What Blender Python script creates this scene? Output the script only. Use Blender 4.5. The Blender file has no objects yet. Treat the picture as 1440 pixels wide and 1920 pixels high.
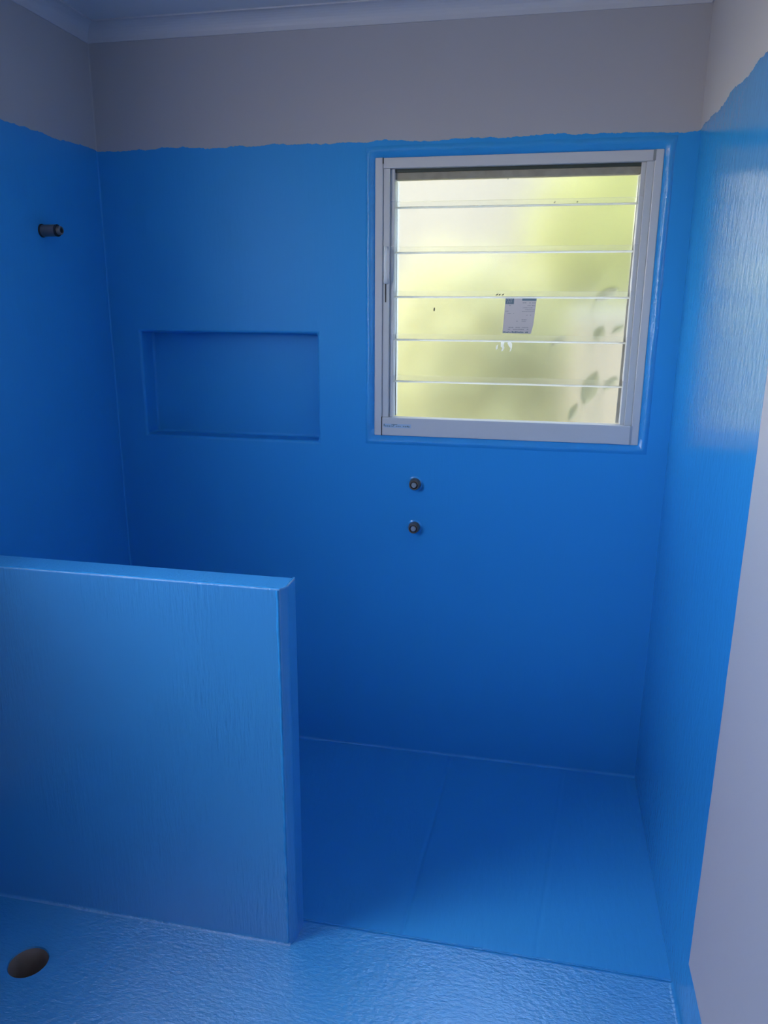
import bpy, bmesh, math, random
from mathutils import Vector, Matrix

random.seed(7)
S = bpy.context.scene
COL = S.collection

# ------------------------------------------------------------------ camera
F_PX = 1449.3
RIGHT = Vector((0.97923, 0.20267, 0.00636))
DOWN = Vector((0.05816, -0.25067, -0.96632))
FWD = Vector((-0.19425, 0.94662, -0.25725))
CAM = Vector((1.44407, -2.43574, 1.53310))
cd = bpy.data.cameras.new('camera')
cd.sensor_fit = 'VERTICAL'
cd.sensor_height = 36.0
cd.lens = 36.0 * F_PX / 1920.0
cd.clip_start = 0.02
cam = bpy.data.objects.new('camera', cd)
COL.objects.link(cam)
mw = Matrix.Identity(4)
for i, a in enumerate((RIGHT, -DOWN, -FWD)):
    for j in range(3):
        mw[j][i] = a[j]
mw.translation = CAM
cam.matrix_world = mw
S.camera = cam

# ------------------------------------------------------------------ sky, sun, daylight
W = bpy.data.worlds.new('sky')
S.world = W
W.use_nodes = True
wn = W.node_tree
bg = wn.nodes['Background']
sky = wn.nodes.new('ShaderNodeTexSky')
sky.sky_type = 'NISHITA'
sky.sun_disc = False
sky.sun_elevation = math.radians(52)
sky.sun_rotation = math.radians(250)
wn.links.new(sky.outputs[0], bg.inputs['Color'])
bg.inputs['Strength'].default_value = 2.4

sun_d = bpy.data.lights.new('sun', 'SUN')
sun_d.energy = 11.0
sun_d.angle = math.radians(0.6)
sun_d.color = (1.0, 0.93, 0.80)
sun = bpy.data.objects.new('sun', sun_d)
COL.objects.link(sun)
sun.rotation_euler = Vector((0.62, -0.36, -0.70)).to_track_quat('-Z', 'Y').to_euler()

# daylight entering by the side window in the left wall, left of the frame
dl_d = bpy.data.lights.new('side_window_daylight', 'AREA')
dl_d.shape = 'RECTANGLE'
dl_d.size = 0.78
dl_d.size_y = 0.86
dl_d.energy = 10.8
dl_d.color = (1.0, 0.91, 0.93)
dl = bpy.data.objects.new('side_window_daylight', dl_d)
COL.objects.link(dl)
dl.location = (-0.06, -1.65, 1.76)
dl.rotation_euler = Vector((1, 0, 0)).to_track_quat('-Z', 'Z').to_euler()

S.view_settings.view_transform = 'Standard'
S.view_settings.look = 'None'
S.view_settings.gamma = 1.0
S.view_settings.use_curve_mapping = False
S.view_settings.exposure = -0.15
S.cycles.use_denoising = True
S.cycles.diffuse_bounces = 4
S.cycles.glossy_bounces = 2
S.cycles.max_bounces = 8
S.cycles.transmission_bounces = 6
S.cycles.use_adaptive_sampling = True
S.cycles.adaptive_threshold = 0.06
S.cycles.sample_clamp_indirect = 4.0

# ------------------------------------------------------------------ dimensions (metres)
XR = 1.82            # right wall
YB = -3.40           # wall behind the photographer
ZC = 2.357           # ceiling
ZP = 2.004           # top of the blue membrane
HY0, HY1 = -0.935, -0.858   # half wall front / back face
HX, HZ = 0.917, 0.938       # half wall end, height
STEP = 0.010

# ------------------------------------------------------------------ helpers
def mesh_obj(name, verts, faces, mat, parent=None, smooth=False):
    me = bpy.data.meshes.new(name)
    me.from_pydata([tuple(v) for v in verts], [], faces)
    me.update()
    bm = bmesh.new(); bm.from_mesh(me)
    bmesh.ops.remove_doubles(bm, verts=bm.verts, dist=1e-5)
    bmesh.ops.recalc_face_normals(bm, faces=bm.faces)
    bm.to_mesh(me); bm.free()
    for p in me.polygons:
        p.use_smooth = smooth
    me.materials.append(mat)
    o = bpy.data.objects.new(name, me)
    COL.objects.link(o)
    if parent:
        o.parent = parent
    return o

def bm_obj(name, bm, mat, parent=None, smooth=False):
    bmesh.ops.recalc_face_normals(bm, faces=bm.faces)
    me = bpy.data.meshes.new(name)
    bm.to_mesh(me); bm.free()
    for p in me.polygons:
        p.use_smooth = smooth
    me.materials.append(mat)
    o = bpy.data.objects.new(name, me)
    COL.objects.link(o)
    if parent:
        o.parent = parent
    return o

def add_box(bm, x0, x1, y0, y1, z0, z1):
    v = [bm.verts.new((x, y, z)) for x in (x0, x1) for y in (y0, y1) for z in (z0, z1)]
    for f in ((0, 1, 3, 2), (4, 6, 7, 5), (0, 4, 5, 1), (2, 3, 7, 6), (0, 2, 6, 4), (1, 5, 7, 3)):
        bm.faces.new([v[i] for i in f])
    return v

def box(name, x0, x1, y0, y1, z0, z1, mat, parent=None, bevel=0.0, seg=2):
    bm = bmesh.new()
    add_box(bm, x0, x1, y0, y1, z0, z1)
    bmesh.ops.recalc_face_normals(bm, faces=bm.faces)
    if bevel:
        bmesh.ops.bevel(bm, geom=bm.edges[:], offset=bevel, segments=seg, profile=0.5, affect='EDGES')
    return bm_obj(name, bm, mat, parent, smooth=False)

def add_bevel(o, w, seg=3, angle=30):
    m = o.modifiers.new('soft_edges', 'BEVEL')
    m.width = w; m.segments = seg; m.limit_method = 'ANGLE'; m.angle_limit = math.radians(angle)
    m.harden_normals = False
    return o

def lathe(name, prof, axis, mat, parent=None, n=28, origin=(0, 0, 0), facet_hex=False):
    """prof: (radius, distance) pairs along +axis."""
    ax = Vector(axis).normalized()
    u = ax.orthogonal().normalized(); w = ax.cross(u)
    vs, fs = [], []
    o = Vector(origin)
    for r, d in prof:
        for k in range(n):
            a = 2 * math.pi * k / n
            vs.append(o + ax * d + (u * math.cos(a) + w * math.sin(a)) * max(r, 1e-6))
    for i in range(len(prof) - 1):
        for k in range(n):
            fs.append((i * n + k, i * n + (k + 1) % n, (i + 1) * n + (k + 1) % n, (i + 1) * n + k))
    ob = mesh_obj(name, vs, fs, mat, parent, smooth=True)
    m = ob.modifiers.new('edge_split', 'EDGE_SPLIT'); m.split_angle = math.radians(35)
    return ob

def sweep(name, path, prof, mat, parent=None, smooth=True):
    """prof points given per path point by a function i -> list of Vector."""
    vs, fs = [], []
    n = len(prof(0))
    for i in range(len(path)):
        vs += prof(i)
    for i in range(len(path) - 1):
        for k in range(n - 1):
            fs.append((i * n + k, i * n + k + 1, (i + 1) * n + k + 1, (i + 1) * n + k))
    return mesh_obj(name, vs, fs, mat, parent, smooth)

def structure(o, label=None, cat=None):
    o['kind'] = 'structure'
    if label: o['label'] = label
    if cat: o['category'] = cat
    return o

def thing(name, label, cat, loc, group=None):
    o = bpy.data.objects.new(name, None)
    o.empty_display_size = 0.05
    COL.objects.link(o)
    o.location = loc
    o['label'] = label; o['category'] = cat
    if group: o['group'] = group
    return o

# ------------------------------------------------------------------ materials
class NT:
    def __init__(s, name):
        s.m = bpy.data.materials.new(name); s.m.use_nodes = True
        s.t = s.m.node_tree; s.b = s.t.nodes['Principled BSDF']
    def n(s, typ, **kw):
        nd = s.t.nodes.new(typ)
        for k, v in kw.items(): setattr(nd, k, v)
        return nd
    def l(s, a, b): s.t.links.new(a, b)
    def math(s, op, a, b=None, c=None):
        nd = s.n('ShaderNodeMath', operation=op)
        for i, v in enumerate((a, b, c)):
            if v is None: continue
            if isinstance(v, (int, float)): nd.inputs[i].default_value = v
            else: s.l(v, nd.inputs[i])
        return nd.outputs[0]
    def coords(s, scale=(1, 1, 1), rot=(0, 0, 0)):
        tc = s.n('ShaderNodeTexCoord'); mp = s.n('ShaderNodeMapping')
        mp.inputs['Scale'].default_value = scale; mp.inputs['Rotation'].default_value = rot
        s.l(tc.outputs['Object'], mp.inputs[0]); return mp.outputs[0]
    def noise(s, vec, scale, detail=3, rough=0.5, dist=0.0):
        nd = s.n('ShaderNodeTexNoise')
        nd.inputs['Scale'].default_value = scale; nd.inputs['Detail'].default_value = detail
        nd.inputs['Roughness'].default_value = rough; nd.inputs['Distortion'].default_value = dist
        s.l(vec, nd.inputs['Vector']); return nd.outputs['Fac']
    def mixc(s, fac, a, b):
        nd = s.n('ShaderNodeMix', data_type='RGBA')
        if isinstance(fac, (int, float)): nd.inputs[0].default_value = fac
        else: s.l(fac, nd.inputs[0])
        for i, v in ((6, a), (7, b)):
            if isinstance(v, tuple): nd.inputs[i].default_value = v if len(v) == 4 else (*v, 1)
            else: s.l(v, nd.inputs[i])
        return nd.outputs[2]
    def mixf(s, fac, a, b):
        nd = s.n('ShaderNodeMix', data_type='FLOAT')
        s.l(fac, nd.inputs[0])
        for i, v in ((2, a), (3, b)):
            if isinstance(v, (int, float)): nd.inputs[i].default_value = v
            else: s.l(v, nd.inputs[i])
        return nd.outputs[0]

BLUE = (0.032, 0.315, 0.75)
WHITE = (0.43, 0.43, 0.47)

def plain(name, col, rough=0.5, metal=0.0, noise=0.0, ior=1.5):
    n = NT(name); b = n.b
    b.inputs['Roughness'].default_value = rough; b.inputs['Metallic'].default_value = metal
    b.inputs['IOR'].default_value = ior
    if noise:
        f = n.noise(n.coords(), 40, 4)
        n.l(n.mixc(f, tuple(c * (1 - noise) for c in col), tuple(min(1, c * (1 + noise)) for c in col)), b.inputs['Base Color'])
    else:
        b.inputs['Base Color'].default_value = (*col, 1)
    return n.m

def membrane(name, stroke=(60, 60, 5), rot=(0, 0, 0), mask=None, bump=0.35, rough=0.28, coarse=None, spec=0.5, ior=1.5, patchy=0.0):
    """blue brushed-on waterproofing; mask 'top' = white above the ragged line,
    'right' = also white towards the room past the end of the shower."""
    n = NT(name); b = n.b
    h = n.noise(n.coords(stroke, rot), 1.0, 4, 0.6)
    if coarse:
        c2 = n.noise(n.coords((coarse[1],) * 3), 1.0, 2, 0.6)
        h = n.math('ADD', h, n.math('MULTIPLY', c2, coarse[0]))
    if patchy:      # strokes laid on thicker in some places than in others
        pm = n.noise(n.coords((2.6, 2.6, 2.0)), 1.0, 1, 0.5)
        pm = n.math('MINIMUM', n.math('MAXIMUM', n.math('MULTIPLY_ADD', pm, 4.0, -1.5), 0.12), 1.0)
        h = n.math('MULTIPLY', h, pm)
    rgh = rough
    if mask:
        tc = n.n('ShaderNodeTexCoord'); sp = n.n('ShaderNodeSeparateXYZ')
        n.l(tc.outputs['Object'], sp.inputs[0])
        flat = n.coords((1, 1, 0.0))
        j1 = n.noise(flat, 6.0, 2, 0.5); j2 = n.noise(flat, 38.0, 3, 0.6)
        edge = n.math('ADD', n.math('MULTIPLY', n.math('SUBTRACT', j1, 0.5), 0.030),
                      n.math('MULTIPLY', n.math('SUBTRACT', j2, 0.5), 0.016))
        zz = n.math('SUBTRACT', n.math('ADD', ZP, edge), sp.outputs['Z'])
        fac = n.math('MULTIPLY_ADD', zz, 900.0, 0.5)
        fac = n.math('MINIMUM', n.math('MAXIMUM', fac, 0.0), 1.0)
        if mask == 'right':
            k = n.noise(n.coords((0, 1, 1)), 9.0, 2, 0.5)
            ed = n.math('MULTIPLY', n.math('SUBTRACT', k, 0.5), 0.008)
            inside = n.math('MULTIPLY_ADD', n.math('ADD', n.math('ADD', sp.outputs['Y'], 0.973), ed), 300.0, 0.5)
            inside = n.math('MINIMUM', n.math('MAXIMUM', inside, 0.0), 1.0)
            low = n.math('MULTIPLY_ADD', n.math('ADD', n.math('SUBTRACT', 0.170, sp.outputs['Z']), ed), 300.0, 0.5)
            low = n.math('MINIMUM', n.math('MAXIMUM', low, 0.0), 1.0)
            fac = n.math('MULTIPLY', fac, n.math('MAXIMUM', inside, low))
        n.l(n.mixc(fac, WHITE, BLUE), b.inputs['Base Color'])
        n.l(n.mixf(fac, 0.62, rgh), b.inputs['Roughness'])
        h = n.math('MULTIPLY', h, n.mixf(fac, 0.12, 1.0))
        h = n.math('ADD', h, n.math('MULTIPLY', fac, 0.25))
    else:
        b.inputs['Base Color'].default_value = (*BLUE, 1); b.inputs['Roughness'].default_value = rgh
    b.inputs['IOR'].default_value = ior
    b.inputs['Specular IOR Level'].default_value = spec
    bp = n.n('ShaderNodeBump'); bp.inputs['Strength'].default_value = bump; bp.inputs['Distance'].default_value = 0.004
    n.l(h, bp.inputs['Height']); n.l(bp.outputs[0], b.inputs['Normal'])
    return n.m

M_back = membrane('blue_membrane_back', (34, 34, 6), mask='top', bump=0.32, rough=0.42, spec=0.12)
M_left = membrane('blue_membrane_left', (34, 34, 6), mask='right', bump=0.25, rough=0.38, spec=0.35)
M_right = membrane('blue_membrane_right', (24, 70, 26), rot=(math.radians(-28), 0, 0), mask='right', bump=0.40, rough=0.15, spec=1.0, ior=2.3, coarse=(0.6, 9))
M_half = membrane('blue_membrane_half_wall', (120, 120, 14), bump=1.0, rough=0.42, coarse=(0.3, 30), patchy=1.0, spec=0.8, ior=1.8)
M_floor = membrane('blue_membrane_floor', (60, 130, 40), rot=(0, 0, math.radians(14)), bump=0.5, rough=0.24, coarse=(0.7, 60), spec=1.0, ior=2.1)
M_shower = membrane('blue_membrane_shower', (60, 14, 20), rot=(0, 0, math.radians(-8)), bump=0.35, rough=0.30, spec=0.6, ior=1.6)
M_bead = membrane('blue_membrane_bead', (40, 40, 40), bump=0.35, rough=0.14)
M_white = plain('white_wall_paint', WHITE, 0.62)
M_ceil = plain('ceiling_paint', (0.58, 0.62, 0.68), 0.6)
M_corn = plain('cornice_paint', (0.56, 0.58, 0.64), 0.45)
M_frame = plain('white_powdercoat', (0.60, 0.61, 0.64), 0.32)
M_chan = plain('white_plastic_channel', (0.58, 0.60, 0.63), 0.4)
M_seal = plain('grey_green_weatherstrip', (0.34, 0.31, 0.24), 0.6, noise=0.25)
M_dark = plain('black_gap', (0.012, 0.013, 0.015), 0.6)
M_brass = plain('weathered_brass', (0.26, 0.19, 0.14), 0.38, 0.6, noise=0.3)
M_pipe = plain('dull_brass_pipe', (0.20, 0.19, 0.20), 0.45, 0.6, noise=0.25)
M_black = plain('flat_black', (0.015, 0.016, 0.02), 0.5)  # black, also painted in as shade inside recesses and bores
M_grey = plain('grey_plastic_plug', (0.30, 0.36, 0.42), 0.45)
M_conc = plain('grey_pvc_pipe', (0.26, 0.22, 0.21), 0.7, noise=0.2)
M_print = plain('blue_grey_print', (0.16, 0.23, 0.28), 0.6)
M_text = plain('grey_print', (0.36, 0.36, 0.40), 0.7)
M_tape = plain('pale_blue_label', (0.40, 0.56, 0.74), 0.5)
M_insect = plain('insect_brown', (0.02, 0.018, 0.01), 0.6)
M_ext = plain('outside_render', (0.55, 0.50, 0.42), 0.8)

def glass(name, rough, tint=(0.99, 0.99, 0.97)):
    n = NT(name); b = n.b
    b.inputs['Base Color'].default_value = (*tint, 1)
    b.inputs['Transmission Weight'].default_value = 1.0
    b.inputs['Roughness'].default_value = rough
    b.inputs['IOR'].default_value = 1.45
    t = n.noise(n.coords((60, 60, 60)), 1.0, 3, 0.6)
    bp = n.n('ShaderNodeBump'); bp.inputs['Strength'].default_value = 0.15; bp.inputs['Distance'].default_value = 0.002
    n.l(t, bp.inputs['Height']); n.l(bp.outputs[0], b.inputs['Normal'])
    return n.m
M_glass = glass('frosted_glass', 0.25)

def translucent(name, col, mix=0.5):
    n = NT(name)
    tr = n.n('ShaderNodeBsdfTranslucent'); tr.inputs[0].default_value = (*col, 1)
    df = n.n('ShaderNodeBsdfDiffuse'); df.inputs[0].default_value = (*col, 1)
    mx = n.n('ShaderNodeMixShader'); mx.inputs[0].default_value = mix
    n.l(df.outputs[0], mx.inputs[1]); n.l(tr.outputs[0], mx.inputs[2])
    n.l(mx.outputs[0], n.t.nodes['Material Output'].inputs['Surface'])
    return n.m
M_mark = translucent('translucent_white_mark', (0.92, 0.92, 0.88), 0.7)
M_paper = translucent('lilac_grey_paper', (0.66, 0.63, 0.65), 0.55)
M_edge = translucent('ground_glass_edge', (0.97, 0.97, 0.92), 0.9)
M_endlight = translucent('pale_light_strip', (0.30, 0.30, 0.28), 0.5)

# ------------------------------------------------------------------ the room shell
def wall_grid(name, axis_xs, zs, holes, place, thick, mat, niches=()):
    """flat wall made of a conforming grid; holes are cut through, niches are recessed.
    place(u, d, z) maps wall coords to the world, d = depth behind the surface."""
    us = sorted(set(axis_xs + [h[i] for h in list(holes) + [q[:4] for q in niches] for i in (0, 1)]))
    zz = sorted(set(zs + [h[i] for h in list(holes) + [q[:4] for q in niches] for i in (2, 3)]))
    vs, fs = [], []
    def quad(*p):
        k = len(vs); vs.extend(p); fs.append((k, k + 1, k + 2, k + 3))
    inside = lambda h, u, z: h[0] < u < h[1] and h[2] < z < h[3]
    for a, b in zip(us, us[1:]):
        for c, d in zip(zz, zz[1:]):
            mu, mz = (a + b) / 2, (c + d) / 2
            dep = 0.0; gone = False
            for h in holes:
                if inside(h, mu, mz): gone = True
            for q in niches:
                if inside(q, mu, mz): dep = q[4]
            if not gone:
                quad(place(a, dep, c), place(b, dep, c), place(b, dep, d), place(a, dep, d))
                quad(place(a, thick, c), place(b, thick, c), place(b, thick, d), place(a, thick, d))
    def rim(h, dep):
        hu = [u for u in us if h[0] <= u <= h[1]]; hz = [z for z in zz if h[2] <= z <= h[3]]
        for a, b in zip(hu, hu[1:]):
            for z in (h[2], h[3]): quad(place(a, 0, z), place(b, 0, z), place(b, dep, z), place(a, dep, z))
        for c, d in zip(hz, hz[1:]):
            for u in (h[0], h[1]): quad(place(u, 0, c), place(u, 0, d), place(u, dep, d), place(u, dep, c))
    for h in holes: rim(h, thick)
    for q in niches: rim(q, q[4])
    rim((us[0], us[-1], zz[0], zz[-1]), thick)
    return mesh_obj(name, vs, fs, mat)

# back wall with louvre window opening and recessed shower niche
FX0, FX1, FZ0, FZ1 = 0.9090, 1.7325, 1.1270, 1.9610     # window frame outline
G = 0.010
NX0, NX1, NZ0, NZ1, ND = 0.108, 0.722, 1.100, 1.446, 0.078
wall_back = wall_grid('wall_back', [-0.12, XR + 0.12], [-0.05, ZC],
                      [(FX0 - G, FX1 + G, FZ0 - G, FZ1 + G)],
                      lambda u, d, z: Vector((u, d, z)), 0.12, M_back,
                      [(NX0, NX1, NZ0, NZ1, ND)])
add_bevel(wall_back, 0.009, 4)
structure(wall_back, 'blue waterproofed back wall with a recessed niche and a pale grey band on top', 'wall')
wall_left = wall_grid('wall_left', [YB - 0.0, 0.0], [-0.05, ZC], [(-2.05, -1.25, 1.32, 2.20)], lambda u, d, z: Vector((-d, u, z)), 0.12, M_left)
structure(wall_left, 'blue waterproofed left wall with a pipe stub and a pale grey band on top', 'wall')
wall_right = wall_grid('wall_right', [YB - 0.0, 0.0], [-0.05, ZC], [], lambda u, d, z: Vector((XR + d, u, z)), 0.12, M_right)
structure(wall_right, 'glossy blue right wall catching the window reflection, white towards the room', 'wall')
wall_rear = wall_grid('wall_rear', [-0.12, XR + 0.12], [-0.05, ZC], [],
                      lambda u, d, z: Vector((u, YB - d, z)), 0.12, M_white)
structure(wall_rear, 'white wall behind the photographer', 'wall')
ceiling = box('ceiling', -0.12, XR + 0.12, YB - 0.12, 0.12, ZC, ZC + 0.10, M_ceil)
structure(ceiling, 'white ceiling above the cornice', 'ceiling')

# floors: the dry floor with the round pipe hole, and the shower floor one small step lower
DX, DY, DR = 0.305, -1.117, 0.047
def floor_mesh():
    x0, x1, y0, y1 = -0.0, XR, YB - 0.12, HY1
    n = 48
    vs, fs = [], []
    s = 0.12
    ring, sq = [], []
    for k in range(n):
        a = 2 * math.pi * k / n
        c, sn = math.cos(a), math.sin(a)
        ring.append((DX + DR * c, DY + DR * sn, 0.0))
        m = s / max(abs(c), abs(sn))
        sq.append((DX + m * c, DY + m * sn, 0.0))
    vs += ring + sq
    for k in range(n):
        fs.append((k, (k + 1) % n, n + (k + 1) % n, n + k))
    xs = [x0, DX - s, DX + s, x1]; ys = [y0, DY - s, DY + s, y1]
    for i in range(3):
        for j in range(3):
            if i == 1 and j == 1: continue
            b = len(vs)
            vs += [(xs[i], ys[j], 0), (xs[i + 1], ys[j], 0), (xs[i + 1], ys[j + 1], 0), (xs[i], ys[j + 1], 0)]
            fs.append((b, b + 1, b + 2, b + 3))
    # membrane lip turning down into the hole
    b = len(vs)
    for k in range(n):
        a = 2 * math.pi * k / n
        vs.append((DX + (DR - 0.002) * math.cos(a), DY + (DR - 0.002) * math.sin(a), -0.006))
    for k in range(n):
        fs.append((k, (k + 1) % n, b + (k + 1) % n, b + k))
    # soft step down to the shower
    prof = [(0, 0), (0.004, -0.001), (0.009, -0.004), (0.015, -STEP + 0.001), (0.022, -STEP)]
    for (ya, za), (yb, zb) in zip(prof, prof[1:]):
        b = len(vs)
        vs += [(x0, y1 + ya, za), (x1, y1 + ya, za), (x1, y1 + yb, zb), (x0, y1 + yb, zb)]
        fs.append((b, b + 1, b + 2, b + 3))
    return vs, fs
fv, ff = floor_mesh()
floor = mesh_obj('floor', fv, ff, M_floor)
structure(floor, 'glossy blue waterproofed floor in front of the half wall', 'floor')
# shower floor, falls meeting along creases
def shower_z(x, y):
    z = -STEP
    for cx, w, d in ((1.168 + 0.03 * (y + 0.86), 0.009, 0.0036), (1.515 + 0.10 * (y + 0.70), 0.009, 0.0016)):
        t = abs(x - cx) / w
        if t < 1: z -= d * (1 - t) ** 1.2
    z -= 0.004 * max(0, 1 - abs(x - 0.45) / 0.7) * max(0, 1 - abs(y + 0.43) / 0.43)
    return z
nx, ny = 560, 30
sv, sf = [], []
for j in range(ny + 1):
    for i in range(nx + 1):
        x = XR * i / nx; y = HY1 + 0.02 + (0 - HY1 - 0.02) * j / ny
        sv.append((x, y, shower_z(x, y)))
for j in range(ny):
    for i in range(nx):
        k = j * (nx + 1) + i
        sf.append((k, k + 1, k + nx + 2, k + nx + 1))
shower = mesh_obj('floor_shower', sv, sf, M_shower, smooth=True)
structure(shower, 'darker blue shower floor under the window with faint crease lines', 'floor')
slab = box('floor_slab', -0.12, XR + 0.12, YB - 0.12, 0.12, -0.30, -0.14, M_conc)
structure(slab, 'concrete slab under the blue floor', 'floor')

# coved membrane fillets in the joints
def cove(name, p0, p1, a, b, r, mat, seg=6, wob=0.0):
    """concave fillet between directions a and b along p0-p1"""
    p0, p1, a, b = Vector(p0), Vector(p1), Vector(a), Vector(b)
    N = max(2, int((p1 - p0).length / 0.04))
    path = [p0.lerp(p1, i / N) for i in range(N + 1)]
    rnd = random.Random(name)
    rr = [r * (1 + wob * (rnd.random() - 0.5)) for _ in path]
    def prof(i):
        out = []
        for k in range(seg + 1):
            t = math.pi / 2 * k / seg
            out.append(path[i] + a * rr[i] * (1 - math.sin(t)) + b * rr[i] * (1 - math.cos(t)) - (a + b) * 0.0006 * 0)
        return out
    return sweep(name, path, prof, mat)
X, Y, Z = Vector((1, 0, 0)), Vector((0, 1, 0)), Vector((0, 0, 1))
coves = [
    ('trim_1', (0, 0, -STEP), (0, 0, ZC), X, -Y, 0.005, M_back, 'rounded left corner between the two blue walls'),
    ('trim_2', (0, 0, -STEP), (XR, 0, -STEP), -Y, Z, 0.008, M_left, 'rounded joint between back wall and shower floor'),
    ('trim_3', (XR, YB, 0), (XR, HY1, 0), -X, Z, 0.010, M_floor, 'rounded joint between right wall and front floor'),
    ('trim_4', (0, HY0, 0), (HX - 0.010, HY0, 0), -Y, Z, 0.007, M_half, 'rounded joint along the foot of the half wall'),
    ('trim_5', (0, HY0, 0), (0, YB, 0), X, Z, 0.014, M_bead, 'rounded joint between left wall and front floor'),
]
for nm, p0, p1, a, b, r, m, lab in coves:
    structure(cove(nm, p0, p1, a, b, r, m, wob=0.35), lab, 'trim')

# cornice: small coved moulding, mitred at the corners
def cornice(name, p0, p1, into, lab, m0, m1):
    p0, p1, into = Vector(p0), Vector(p1), Vector(into)
    along = (p1 - p0).normalized()
    h, d = 0.047, 0.052
    pts = [(0.0, 0.0), (0.004, 0.0)]
    for k in range(9):
        t = math.pi / 2 * k / 8
        pts.append((0.004 + (d - 0.010) * (1 - math.cos(t)), 0.004 + (h - 0.008) * math.sin(t)))
    pts += [(d, h - 0.004), (d, h)]
    def prof(i):
        out = []
        for u, z in pts:
            s = u if i == 0 and m0 else (-u if i == 1 and m1 else 0)
            out.append((p0 if i == 0 else p1) + along * s + into * u + Z * z)
        return out
    o = sweep(name, [p0, p1], prof, M_corn, smooth=False)
    return structure(o, lab, 'cornice')
zc0 = ZC - 0.047
cornice('trim_6', (0, 0, zc0), (XR, 0, zc0), -Y, 'white coved cornice along the top of the back wall', True, True)
cornice('trim_7', (0, 0, zc0), (0, YB, zc0), X, 'white coved cornice along the top of the left wall', True, True)
cornice('trim_8', (XR, 0, zc0), (XR, YB, zc0), -X, 'white coved cornice along the top of the right wall', True, True)

# ------------------------------------------------------------------ half wall
hw = bpy.data.objects.new('half_wall', None)
COL.objects.link(hw); hw.location = (HX / 2, (HY0 + HY1) / 2, 0)
structure(hw, 'free-standing low blue half wall with brushed face and pale top edge', 'half wall')
ox, oy = hw.location.x, hw.location.y
def half_body():
    c = 0.012
    outline = [(0.0, HY0), (HX - c, HY0), (HX, HY0 + 0.022), (HX, HY1), (0.0, HY1)]
    bm = bmesh.new()
    lo = [bm.verts.new((x - ox, y - oy, -0.02)) for x, y in outline]
    hi = [bm.verts.new((x - ox, y - oy, HZ)) for x, y in outline]
    n = len(outline)
    for k in range(n):
        bm.faces.new((lo[k], lo[(k + 1) % n], hi[(k + 1) % n], hi[k]))
    bm.faces.new(hi); bm.faces.new(lo[::-1])
    return bm
o = bm_obj('body', half_body(), M_half, hw)
add_bevel(o, 0.004, 3, 20)
# raised ragged lips of membrane along the end corner and along the top edge
def lip(name, p0, p1, a, b, w, t, parent, lab):
    p0, p1, a, b = Vector(p0), Vector(p1), Vector(a), Vector(b)
    N = int((p1 - p0).length / 0.008)
    rnd = random.Random(name + lab)
    path = [p0.lerp(p1, i / N) for i in range(N + 1)]
    ph = [rnd.random() for _ in range(N + 1)]
    sm = [(ph[max(0, i - 1)] + ph[i] * 2 + ph[min(N, i + 1)]) / 4 for i in range(N + 1)]
    def prof(i):
        ww = w * (0.6 + 0.8 * sm[i]); tt = t * (0.5 + sm[i])
        return [path[i] + a * (ww * u) + b * (tt * v - 0.0004) for u, v in ((0, 0), (0.15, 0.7), (0.4, 1.0), (0.7, 0.7), (1.0, 0))]
    ob = sweep(name, path, prof, M_bead, parent)
    ob['label'] = lab
    return ob
lip('membrane_ridge', (HX - 0.013 - ox, HY0 - oy, 0.005), (HX - 0.013 - ox, HY0 - oy, HZ - 0.004), -X, -Y, 0.007, 0.0022, hw, 'thick ragged brush ridge down the end corner')
lip('membrane_ridge', (0.0 - ox, HY0 + 0.001 - oy, HZ), (HX - 0.012 - ox, HY0 + 0.001 - oy, HZ), Y, Z, 0.008, 0.0018, hw, 'glossy brush ridge along the front of the top')
lip('membrane_ridge', (HX - 0.001 - ox, HY0 + 0.022 - oy, HZ), (HX - 0.001 - ox, HY1 - oy, HZ), -X, Z, 0.006, 0.0018, hw, 'pale ridge at the end of the top')

# ------------------------------------------------------------------ louvre window
win = bpy.data.objects.new('window_1', None)
COL.objects.link(win)
WL = Vector(((FX0 + FX1) / 2, 0.0, FZ0)); win.location = WL
structure(win, 'white framed louvre window with six frosted glass blades', 'window')
def wbox(name, x0, x1, y0, y1, z0, z1, mat, parent=win, bevel=0.0):
    return box(name, x0 - WL.x, x1 - WL.x, y0 - WL.y, y1 - WL.y, z0 - WL.z, z1 - WL.z, mat, parent, bevel)
FY = 0.006          # front of the frame
JW = 0.024
# outer jambs run full height, head and sill rails sit between them
wbox('jamb', FX0, FX0 + JW, FY, 0.118, FZ0, FZ1, M_frame, bevel=0.0025)
wbox('jamb', FX1 - JW, FX1, FY, 0.118, FZ0, FZ1, M_frame, bevel=0.0025)
wbox('head_rail', FX0 + JW + 0.001, FX1 - JW - 0.001, FY + 0.001, 0.118, 1.931, FZ1 - 0.001, M_frame, bevel=0.002)
wbox('sill_rail', FX0 + JW + 0.001, FX1 - JW - 0.001, FY - 0.001, 0.048, FZ0 + 0.001, 1.186, M_frame, bevel=0.002)
wbox('outer_sill', FX0 + JW + 0.001, FX1 - JW - 0.001, 0.048, 0.118, FZ0 + 0.001, 1.150, M_frame)
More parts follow.
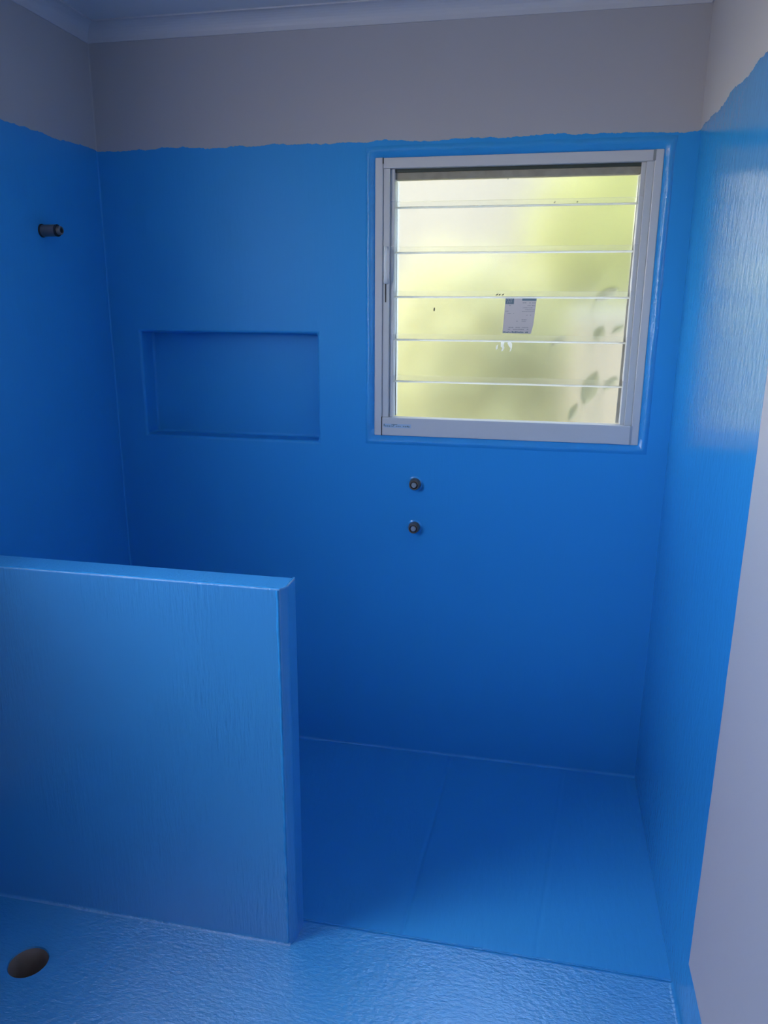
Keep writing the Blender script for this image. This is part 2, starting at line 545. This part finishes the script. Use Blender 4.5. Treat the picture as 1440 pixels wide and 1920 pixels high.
# dark mitre slots where the rails meet the jambs
for x, z0, z1 in ((FX0 + JW + 0.0005, FZ0 + 0.001, 1.188), (FX0 + JW + 0.0005, 1.944, FZ1 - 0.001)):
    wbox('joint_gap', x - 0.0012, x + 0.0012, FY - 0.0016, FY + 0.004, z0, z1, M_dark)
wbox('joint_gap', FX1 - JW - 0.005, FX1 - JW + 0.001, FY - 0.0014, FY + 0.004, 1.932, FZ1 - 0.002, plain('grey_joint', (0.25, 0.26, 0.27), 0.6))
wbox('joint_gap', FX1 - JW - 0.003, FX1 - JW + 0.003, FY - 0.0016, FY + 0.004, FZ0 + 0.002, 1.186, plain('grey_joint_low', (0.35, 0.38, 0.43), 0.6))
# louvre channels (galleries) set back from the frame face, stepped
CH = 0.033
GX0, GX1 = FX0 + JW + CH, FX1 - JW - CH      # visible glass
for sgn, xa in ((1, FX0 + JW), (-1, FX1 - JW)):
    a, b = sorted((xa, xa + sgn * CH * 0.62))
    wbox('louvre_channel', a, b, FY + 0.006, 0.10, 1.186, 1.931, M_chan, bevel=0.0015)
    a, b = sorted((xa + sgn * CH * 0.62, xa + sgn * CH))
    wbox('channel_lip', a, b, FY + 0.016, 0.10, 1.186, 1.931, M_chan, bevel=0.0012)
# head weatherstrip; upper strip's dark green also paints the shade under the head
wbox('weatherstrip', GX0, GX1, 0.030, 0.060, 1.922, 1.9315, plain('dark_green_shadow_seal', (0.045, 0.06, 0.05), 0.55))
wbox('weatherstrip', GX0, GX1, 0.034, 0.066, 1.902, 1.9225, M_seal, bevel=0.002)
# blades
PY = 0.052
pitch = 0.1312
zb0 = 1.168
BH = 0.150
tilt = math.radians(4.5)
blades = []
for k in range(6):
    z0 = zb0 + k * pitch
    bm = bmesh.new()
    th = 0.006
    add_box(bm, -(GX1 - GX0) / 2 - 0.010, (GX1 - GX0) / 2 + 0.010, -th / 2, th / 2, 0, BH if k < 5 else 0.095)
    bmesh.ops.recalc_face_normals(bm, faces=bm.faces)
    bl = bm_obj('louvre_blade', bm, M_glass, win)
    bl.location = ((GX0 + GX1) / 2 - WL.x, PY - 0.006 - WL.y, z0 - WL.z)
    bl.rotation_euler = (-tilt, 0, 0)
    hw2 = (GX1 - GX0) / 2
    ev, ef = [], []
    for xe in (-hw2, hw2):
        for a in range(7):      # rounded, ground lower edge of the blade
            an = math.pi * (0.15 + 0.70 * a / 6) + math.pi / 2
            ev.append((xe, 0.0034 * math.cos(an) * 1.15, -0.0002 + 0.0034 * math.sin(an)))
    for a in range(6):
        ef.append((a, a + 1, 8 + a, 7 + a))
    ed = mesh_obj('ground_edge', ev, ef, M_edge, bl, True)
    blades.append((bl, z0))
    if k:
        for sgn, xa in ((1, FX0 + JW), (-1, FX1 - JW)):
            a, b = sorted((xa + sgn * CH * 0.55, xa + sgn * (CH + 0.001)))
            c = wbox('blade_clip', a, b, FY + 0.013, FY + 0.03, z0 + 0.017, z0 + 0.0195, M_frame, bevel=0.0006)
# pale strips added for the streaks of light at the blade ends
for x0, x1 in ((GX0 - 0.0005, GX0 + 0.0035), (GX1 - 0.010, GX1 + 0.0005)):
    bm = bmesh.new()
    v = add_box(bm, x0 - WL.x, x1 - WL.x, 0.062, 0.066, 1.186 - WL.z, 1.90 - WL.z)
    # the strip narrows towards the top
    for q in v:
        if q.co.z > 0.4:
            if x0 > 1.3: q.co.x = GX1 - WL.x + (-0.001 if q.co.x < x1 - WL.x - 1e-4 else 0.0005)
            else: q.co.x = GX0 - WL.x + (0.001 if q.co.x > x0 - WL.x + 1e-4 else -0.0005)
    bm_obj('end_light_strip', bm, M_endlight, win)
# operating lever and its slot on the left channel
hx = 0.9445
wbox('lever_slot', hx - 0.0035, hx - 0.0008, FY + 0.0035, FY + 0.007, 1.545, 1.606, M_dark)
lev = []
path = [(0, 0.004, 1.600), (0, -0.006, 1.606), (0, -0.014, 1.622), (0, -0.018, 1.650), (0.0005, -0.018, 1.680), (0, -0.012, 1.700), (-0.002, -0.002, 1.709), (-0.004, 0.006, 1.711)]
vs, fs = [], []
for i, (dx, dy, z) in enumerate(path):
    wdt = 0.0065 if i in (0, 1) else 0.0042
    for a in range(8):
        an = 2 * math.pi * a / 8
        vs.append((hx + dx + wdt * math.cos(an) - WL.x, FY + dy + 0.0035 * math.sin(an), z - WL.z))
for i in range(len(path) - 1):
    for a in range(8):
        fs.append((i * 8 + a, i * 8 + (a + 1) % 8, (i + 1) * 8 + (a + 1) % 8, (i + 1) * 8 + a))
fs += [tuple(range(8)), tuple(range(len(vs) - 8, len(vs)))]
lv = mesh_obj('lever_handle', vs, fs, plain('white_lever', (0.88, 0.90, 0.90), 0.3), win, True); lv['label'] = 'white operating lever'
wbox('lever_rivet', hx - 0.006, hx - 0.003, FY + 0.003, FY + 0.008, 1.678, 1.686, plain('rust', (0.25, 0.14, 0.08), 0.7), bevel=0.0008)
# maker's label on the sill rail
tp = wbox('maker_label', 0.9400, 1.0300, FY - 0.0018, FY - 0.0008, 1.1540, 1.1660, M_tape)
tp['label'] = 'pale blue maker label with tiny lettering'
rnd = random.Random(3)
bm = bmesh.new()
for x0, x1, z0, z1 in ((0.9405, 0.9435, 1.158, 1.1655), (0.966, 0.985, 1.1635, 1.1655), (1.018, 1.0205, 1.157, 1.162), (0.9720, 0.976, 1.1610, 1.163)):
    add_box(bm, x0 - WL.x, x1 - WL.x, FY - 0.0024, FY - 0.0017, z0 - WL.z, z1 - WL.z)
for k in range(14):
    x0 = 0.946 + k * 0.0058
    if rnd.random() < 0.8:
        add_box(bm, x0 - WL.x, x0 + 0.0035 - WL.x, FY - 0.0022, FY - 0.0017, 1.1565 + rnd.random() * 0.001 - WL.z, 1.1605 - WL.z)
pr = bm_obj('lettering', bm, M_print, tp)
# product sticker on the third blade from the bottom
bl2, z2 = blades[2], blades[2][1]
bx = bl2[0]
cx = (GX0 + GX1) / 2
SY = -0.0034
def local_x(wx): return wx - cx
st_w = (1.309, 1.405); zt, zb = 0.1295, 0.0235
bm = bmesh.new()
q = [(1.3105, zt), (1.4045, zt), (1.3985, 0.050), (1.3925, zb), (1.3060, zb + 0.001)]
fr = [bm.verts.new((local_x(a), SY - 0.0004, z)) for a, z in q]
bk = [bm.verts.new((local_x(a), SY + 0.0003, z)) for a, z in q]
bm.faces.new(fr); bm.faces.new(bk[::-1])
for k in range(5): bm.faces.new((fr[k], fr[(k + 1) % 5], bk[(k + 1) % 5], bk[k]))
stk = bm_obj('product_sticker', bm, M_paper, win)
stk.location = bx.location; stk.rotation_euler = bx.rotation_euler
stk['label'] = 'lilac grey paper product sticker with blue grey print'
def sprint(name, rects, mat):
    bm = bmesh.new()
    for x0, x1, z0, z1 in rects:
        add_box(bm, local_x(x0), local_x(x1), SY - 0.0008, SY - 0.0004, z0, z1)
    return bm_obj(name, bm, mat, stk)
sprint('print_block', [(1.3105, 1.3365, 0.1115, zt)], M_print)
sprint('print_block', [(1.3610, 1.4045, 0.1215, zt)], M_print)
tx = []
def line(x0, x1, z, h, dens=0.75):
    x = x0
    while x < x1:
        w = 0.0015 + rnd.random() * 0.004
        if rnd.random() < dens: tx.append((x, min(x + w, x1), z, z + h * (0.7 + 0.3 * rnd.random())))
        x += w + 0.0008
for x0, x1, z in ((1.363, 1.402, 0.1145), (1.312, 1.330, 0.1065), (1.378, 1.400, 0.1065), (1.358, 1.394, 0.0995), (1.372, 1.400, 0.094), (1.362, 1.400, 0.0885),
                  (1.311, 1.343, 0.0825), (1.312, 1.322, 0.0895), (1.375, 1.390, 0.078), (1.362, 1.378, 0.064), (1.346, 1.376, 0.0595), (1.324, 1.384, 0.0405), (1.322, 1.384, 0.0350)):
    line(x0, x1, z, 0.0022)
sprint('printed_text', tx, M_text)
tx = []
line(1.3085, 1.3250, 0.0255, 0.0045, 0.95); line(1.3340, 1.3840, 0.0255, 0.0050, 0.95); tx.append((1.3275, 1.3305, 0.0255, 0.0285))
sprint('printed_text', tx, M_print)
tx = []
for r in range(2):
    for k in range(4 - r):
        tx.append((1.3135 + 0.003 * r + k * 0.0052, 1.3135 + 0.003 * r + k * 0.0052 + 0.0036, 0.1215 - r * 0.0075, 0.1268 - r * 0.0072))
bm = bmesh.new()
for x0, x1, z0, z1 in tx:
    # little strokes of the white characters
    add_box(bm, local_x(x0), local_x(x0 + 0.001), SY - 0.0012, SY - 0.0008, z0, z1)
    add_box(bm, local_x(x0), local_x(x1), SY - 0.0012, SY - 0.0008, z1 - 0.001, z1)
bm_obj('white_characters', bm, M_paper, stk)
# white marks below the sticker and small insect specks on the glass
def glass_patch(name, blade, pts, mat, thick=0.0006):
    bm = bmesh.new()
    fr = [bm.verts.new((local_x(a), SY - thick, z)) for a, z in pts]
    bk = [bm.verts.new((local_x(a), SY + 0.0003, z)) for a, z in pts]
    bm.faces.new(fr); bm.faces.new(bk[::-1])
    for k in range(len(pts)): bm.faces.new((fr[k], fr[(k + 1) % len(pts)], bk[(k + 1) % len(pts)], bk[k]))
    return bm_obj(name, bm, mat, blade)
b1 = blades[1][0]
for pts in (((1.287, 0.112), (1.290, 0.119), (1.294, 0.121), (1.293, 0.108), (1.288, 0.104)),
            ((1.302, 0.127), (1.309, 0.134), (1.313, 0.128), (1.311, 0.118), (1.314, 0.112), (1.310, 0.102), (1.304, 0.100), (1.307, 0.110), (1.302, 0.115)),
            ((1.322, 0.126), (1.330, 0.131), (1.337, 0.124), (1.337, 0.112), (1.334, 0.102), (1.330, 0.099), (1.332, 0.110), (1.327, 0.116))):
    glass_patch('white_mark', b1, pts, M_mark)
def speck(bi, x, z, w, h):
    p = [(x + w * math.cos(a * 1.047), z + h * math.sin(a * 1.047) + w * 0.6 * math.cos(a * 1.047)) for a in range(6)]
    glass_patch('insect_speck', blades[bi][0], p, M_insect, 0.0015)
speck(2, 1.0905, 0.094, 0.0022, 0.0060)
speck(5, 1.302, 0.075, 0.0014, 0.002)
speck(4, 1.441, 0.1395, 0.0028, 0.0020); speck(4, 1.506, 0.1395, 0.0020, 0.0024)
for x, w in ((1.284, 0.004), (1.292, 0.003), (1.302, 0.003)): speck(2, x, 0.1395, w, 0.0022)

# membrane bead brushed up to the frame: rounded rim around the window
def rim():
    prof = [(0.030, 0.0015), (0.024, -0.0020), (0.0195, -0.0042), (0.015, -0.0042), (0.0105, -0.0015), (0.006, 0.0020), (0.002, 0.0050), (-0.0005, 0.0090)]
    vs, fs = [], []
    n = len(prof)
    pts = []
    nseg = 26
    corners = [(FX0, FZ0, -1, -1), (FX1, FZ0, 1, -1), (FX1, FZ1, 1, 1), (FX0, FZ1, -1, 1)]
    ring = []
    for c in range(4):
        xa, za, sxa, sza = corners[c]; xb, zb_, sxb, szb = corners[(c + 1) % 4]
        for k in range(nseg):
            t = k / nseg
            ring.append((c, t))
    rr = random.Random(11)
    jit = [rr.uniform(-0.0022, 0.0022) for _ in ring]
    jit = [(jit[i - 1] + 2 * jit[i] + jit[(i + 1) % len(jit)]) / 4 for i in range(len(jit))]
    for i, (c, t) in enumerate(ring):
        xa, za, sxa, sza = corners[c]; xb, zb_, sxb, szb = corners[(c + 1) % 4]
        for o, y in prof:
            oo = o + (jit[i] if 0.004 < o < 0.028 else 0)
            if o > 0.0 and abs(za - FZ1) < 1e-6 and abs(zb_ - FZ1) < 1e-6: oo *= 1.15
            A = Vector((xa + sxa * oo, 0, za + sza * oo)); B = Vector((xb + sxb * oo, 0, zb_ + szb * oo))
            P = A.lerp(B, t)
            vs.append((P.x, y, P.z))
    m = len(ring)
    for i in range(m):
        for k in range(n - 1):
            fs.append((i * n + k, i * n + k + 1, ((i + 1) % m) * n + k + 1, ((i + 1) % m) * n + k))
    return vs, fs
rv, rf = rim()
rm = mesh_obj('trim_9', rv, rf, membrane('blue_membrane_rim', (60, 60, 60), bump=0.5, rough=0.27), smooth=True)
structure(rm, 'raised blue membrane bead brushed around the window frame', 'trim')

# ------------------------------------------------------------------ tap outlets under the window
def tap(z, label):
    t = thing('tap_outlet', label, 'tap outlet', (1.0475, 0.0, z), 'brass tap outlets under the window')
    lathe('collar', [(0.0195, 0.002), (0.0195, -0.006), (0.0180, -0.010), (0.0165, -0.022), (0.0150, -0.0245), (0.0125, -0.0245), (0.0120, -0.014)], (0, 1, 0), M_brass, t, 30)
    lathe('dark_recess_ring', [(0.0124, -0.012), (0.0124, -0.0225), (0.0095, -0.0235), (0.0088, -0.020), (0.0088, -0.012)], (0, 1, 0), M_black, t, 26)  # black ring paints the shade in the collar's recess
    lathe('plug', [(0.0086, -0.012), (0.0086, -0.0245), (0.0074, -0.0262), (0.0, -0.0268)], (0, 1, 0), M_grey, t, 24)
    # daub of membrane around the base
    lathe('membrane_collar', [(0.026, 0.0008), (0.0235, -0.0006), (0.021, -0.0012), (0.0192, -0.0030)], (0, 1, 0), M_bead, t, 30)
    return t
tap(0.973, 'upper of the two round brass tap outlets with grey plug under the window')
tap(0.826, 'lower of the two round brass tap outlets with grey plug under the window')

# ------------------------------------------------------------------ shower pipe stub on the left wall
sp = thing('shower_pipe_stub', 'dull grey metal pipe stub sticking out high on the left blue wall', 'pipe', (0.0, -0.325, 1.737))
lathe('socket', [(0.0165, -0.002), (0.0165, 0.044), (0.0155, 0.047), (0.012, 0.0475)], (1, 0, 0), M_pipe, sp, 28)
lathe('base_ring', [(0.0185, -0.002), (0.0185, 0.003), (0.0168, 0.005)], (1, 0, 0), M_black, sp, 28)
lathe('dark_recess_ring', [(0.0168, 0.0465), (0.0172, 0.0490), (0.0168, 0.0515), (0.012, 0.052)], (1, 0, 0), M_black, sp, 28)  # black ring paints the shaded groove before the nipple
lathe('nipple', [(0.0125, 0.050), (0.0125, 0.060), (0.0105, 0.063), (0.0075, 0.0632), (0.0072, 0.050)], (1, 0, 0), M_pipe, sp, 26)
lathe('bore', [(0.0073, 0.0628), (0.0060, 0.061), (0.0, 0.061)], (1, 0, 0), M_black, sp, 20)  # black colour stands in for the shade inside the pipe end

# ------------------------------------------------------------------ waste pipe hole in the floor
wp = thing('waste_pipe', 'round dark waste pipe hole in the blue floor in front of the half wall', 'pipe hole', (DX, DY, -0.14))
lathe('pipe_wall', [(DR - 0.002, 0.136), (DR - 0.0035, 0.120), (DR - 0.0035, 0.012), (DR + 0.003, 0.012), (DR + 0.003, 0.132)], (0, 0, 1), M_conc, wp, 40)
lathe('pipe_bottom', [(DR - 0.003, 0.013), (DR * 0.6, 0.006), (0.0, 0.004)], (0, 0, 1), M_black, wp, 40)

# ------------------------------------------------------------------ side window left of the frame
w2 = bpy.data.objects.new('window_2', None); COL.objects.link(w2); w2.location = (0, -1.65, 1.32)
structure(w2, 'open side window in the left wall, left of the frame', 'window')
for nm, a in (('sill', (-0.12, 0.012, -0.40, 0.40, 0.0, 0.03)), ('head', (-0.12, 0.012, -0.40, 0.40, 0.85, 0.88)),
              ('jamb', (-0.12, 0.012, -0.40, -0.37, 0.03, 0.85)), ('jamb', (-0.12, 0.012, 0.37, 0.40, 0.03, 0.85))):
    box(nm, *a, M_frame, w2, bevel=0.002)

# ------------------------------------------------------------------ the garden behind the frosted glass
ground = box('ground', -6, 8, -7, 9, -0.40, -0.301, plain('dry_grass', (0.60, 0.53, 0.30), 0.9, noise=0.3))
structure(ground, 'pale grassy ground outside the window', 'ground')
gw = thing('garden_wall', 'beige garden wall seen blurred through the lower right louvre blades', 'wall', (2.0, 1.60, -0.3))
box('wall_body', -0.42, 1.60, -0.10, 0.10, 0.0, 1.78, plain('beige_render', (0.215, 0.165, 0.10), 0.85, noise=0.12), gw, bevel=0.01)
box('coping', -0.45, 1.63, -0.13, 0.13, 1.78, 1.83, plain('pale_coping', (0.30, 0.27, 0.21), 0.8), gw, bevel=0.01)

def leaf_mat(name, col):
    return translucent(name, col, 0.45)
def shrub(label, loc, rx, ry, rz, cz, n, size, col, bark=(0.20, 0.15, 0.10), seed=0):
    t = thing('garden_shrub', label, 'shrub', loc, 'shrubs outside the window')
    r = random.Random(seed)
    vs, fs = [], []
    for _ in range(n):
        while True:
            p = Vector((r.uniform(-1, 1), r.uniform(-1, 1), r.uniform(-1, 1)))
            if 0.25 < p.length < 1: break
        c = Vector((p.x * rx, p.y * ry, p.z * rz + cz))
        d = Vector((r.gauss(0, 1), r.gauss(0, 1), r.gauss(-0.3, 0.7))).normalized()
        w = d.cross(Vector((r.gauss(0, 1), r.gauss(0, 1), r.gauss(0, 1)))).normalized()
        nn = d.cross(w)
        L = size * r.uniform(0.7, 1.3); B = L * 0.32
        k = len(vs)
        vs += [c, c + d * L * 0.45 + w * B + nn * L * 0.06, c + d * L, c + d * L * 0.45 - w * B + nn * L * 0.06]
        fs += [(k, k + 1, k + 2, k + 3)]
    me = bpy.data.meshes.new('foliage'); me.from_pydata([tuple(v) for v in vs], [], fs); me.update()
    me.materials.append(leaf_mat('leaf', col))
    f = bpy.data.objects.new('foliage', me); COL.objects.link(f); f.parent = t; f['kind'] = 'stuff'
    for k in range(3):
        a = k * 2.1 + seed
        path = [Vector((0.03 * math.cos(a), 0.03 * math.sin(a), 0)), Vector((rx * 0.3 * math.cos(a), ry * 0.3 * math.sin(a), cz * 0.6)), Vector((rx * 0.5 * math.cos(a), ry * 0.5 * math.sin(a), cz))]
        def prof(i, path=path):
            rad = 0.03 - 0.008 * i
            return [path[i] + Vector((rad * math.cos(u * math.pi / 3), rad * math.sin(u * math.pi / 3), 0)) for u in range(7)]
        sweep('stem', path, prof, plain('bark', bark, 0.9), t)
    return t
shrub('yellow-green shrub blurred behind the middle of the frosted louvres', (0.95, 2.20, -0.3), 0.70, 0.45, 0.85, 1.30, 2600, 0.12, (0.45, 0.42, 0.21), seed=1)
shrub('bright yellow-green shrub blurred behind the top right of the frosted louvres', (2.05, 3.00, -0.3), 0.80, 0.35, 0.85, 2.15, 4200, 0.12, (0.49, 0.47, 0.18), seed=2)
# pale neighbouring wall
nb = thing('neighbour_wall', 'cream sunlit wall blurred behind the top left of the frosted louvres', 'wall', (0.2, 3.7, -0.3))
box('wall_body', -3.0, 3.5, -0.1, 0.1, 0.0, 4.4, plain('cream_render', (0.20, 0.165, 0.115), 0.85, noise=0.06), nb, bevel=0.01)
box('coping', -3.05, 3.55, -0.14, 0.14, 4.4, 4.46, plain('cream_coping', (0.75, 0.72, 0.64), 0.8), nb, bevel=0.01)

# broad-leaved plant standing close behind the lower right blades
gp = thing('garden_plant', 'grey-green broad leaves pressed close behind the lower right louvre blades', 'plant', (1.66, 0.30, -0.3))
M_leaf = leaf_mat('grey_green_leaf', (0.21, 0.21, 0.13))
for lx, lz, ln, ang, wd in ((1.618, 1.575, 0.075, 0.5, 0.016), (1.603, 1.455, 0.050, 1.1, 0.018), (1.588, 1.285, 0.110, 1.25, 0.026), (1.650, 1.300, 0.060, 0.8, 0.014),
                            (1.480, 1.430, 0.055, 0.5, 0.012), (1.660, 1.470, 0.045, 0.6, 0.010), (1.540, 1.205, 0.060, 1.2, 0.012)):
    c, sn = math.cos(ang), math.sin(ang)
    vs, fs = [], []
    N = 6
    for k in range(N + 1):
        t = k / N; w = wd * math.sin(math.pi * (0.06 + 0.94 * t)) ** 0.8
        px, pz = lx + c * ln * (t - 0.5), lz + sn * ln * (t - 0.5)
        for sd in (-1, 0, 1):
            vs.append((px - sn * w * sd - 1.66, 0.150 - 0.30 + 0.006 * abs(sd) + 0.01 * t, pz + c * w * sd + 0.3))
    for k in range(N):
        for q2 in (0, 1):
            a = k * 3 + q2
            fs.append((a, a + 1, a + 4, a + 3))
    lf = mesh_obj('leaf', vs, fs, M_leaf, gp, True)
    base = Vector((lx - c * ln * 0.5 - 1.66, -0.15, lz - sn * ln * 0.5 + 0.3))
    path = [Vector((0, 0.45, 0)), Vector((base.x * 0.5, 0.40, base.z * 0.7)), Vector((base.x, 0.12, base.z * 0.97)), base]
    def prof(i, path=path):
        rad = 0.003 - 0.0006 * i
        return [path[i] + Vector((rad * math.cos(u * math.pi / 3), rad * math.sin(u * math.pi / 3), 0)) for u in range(7)]
    sweep('stem', path, prof, M_leaf, gp)
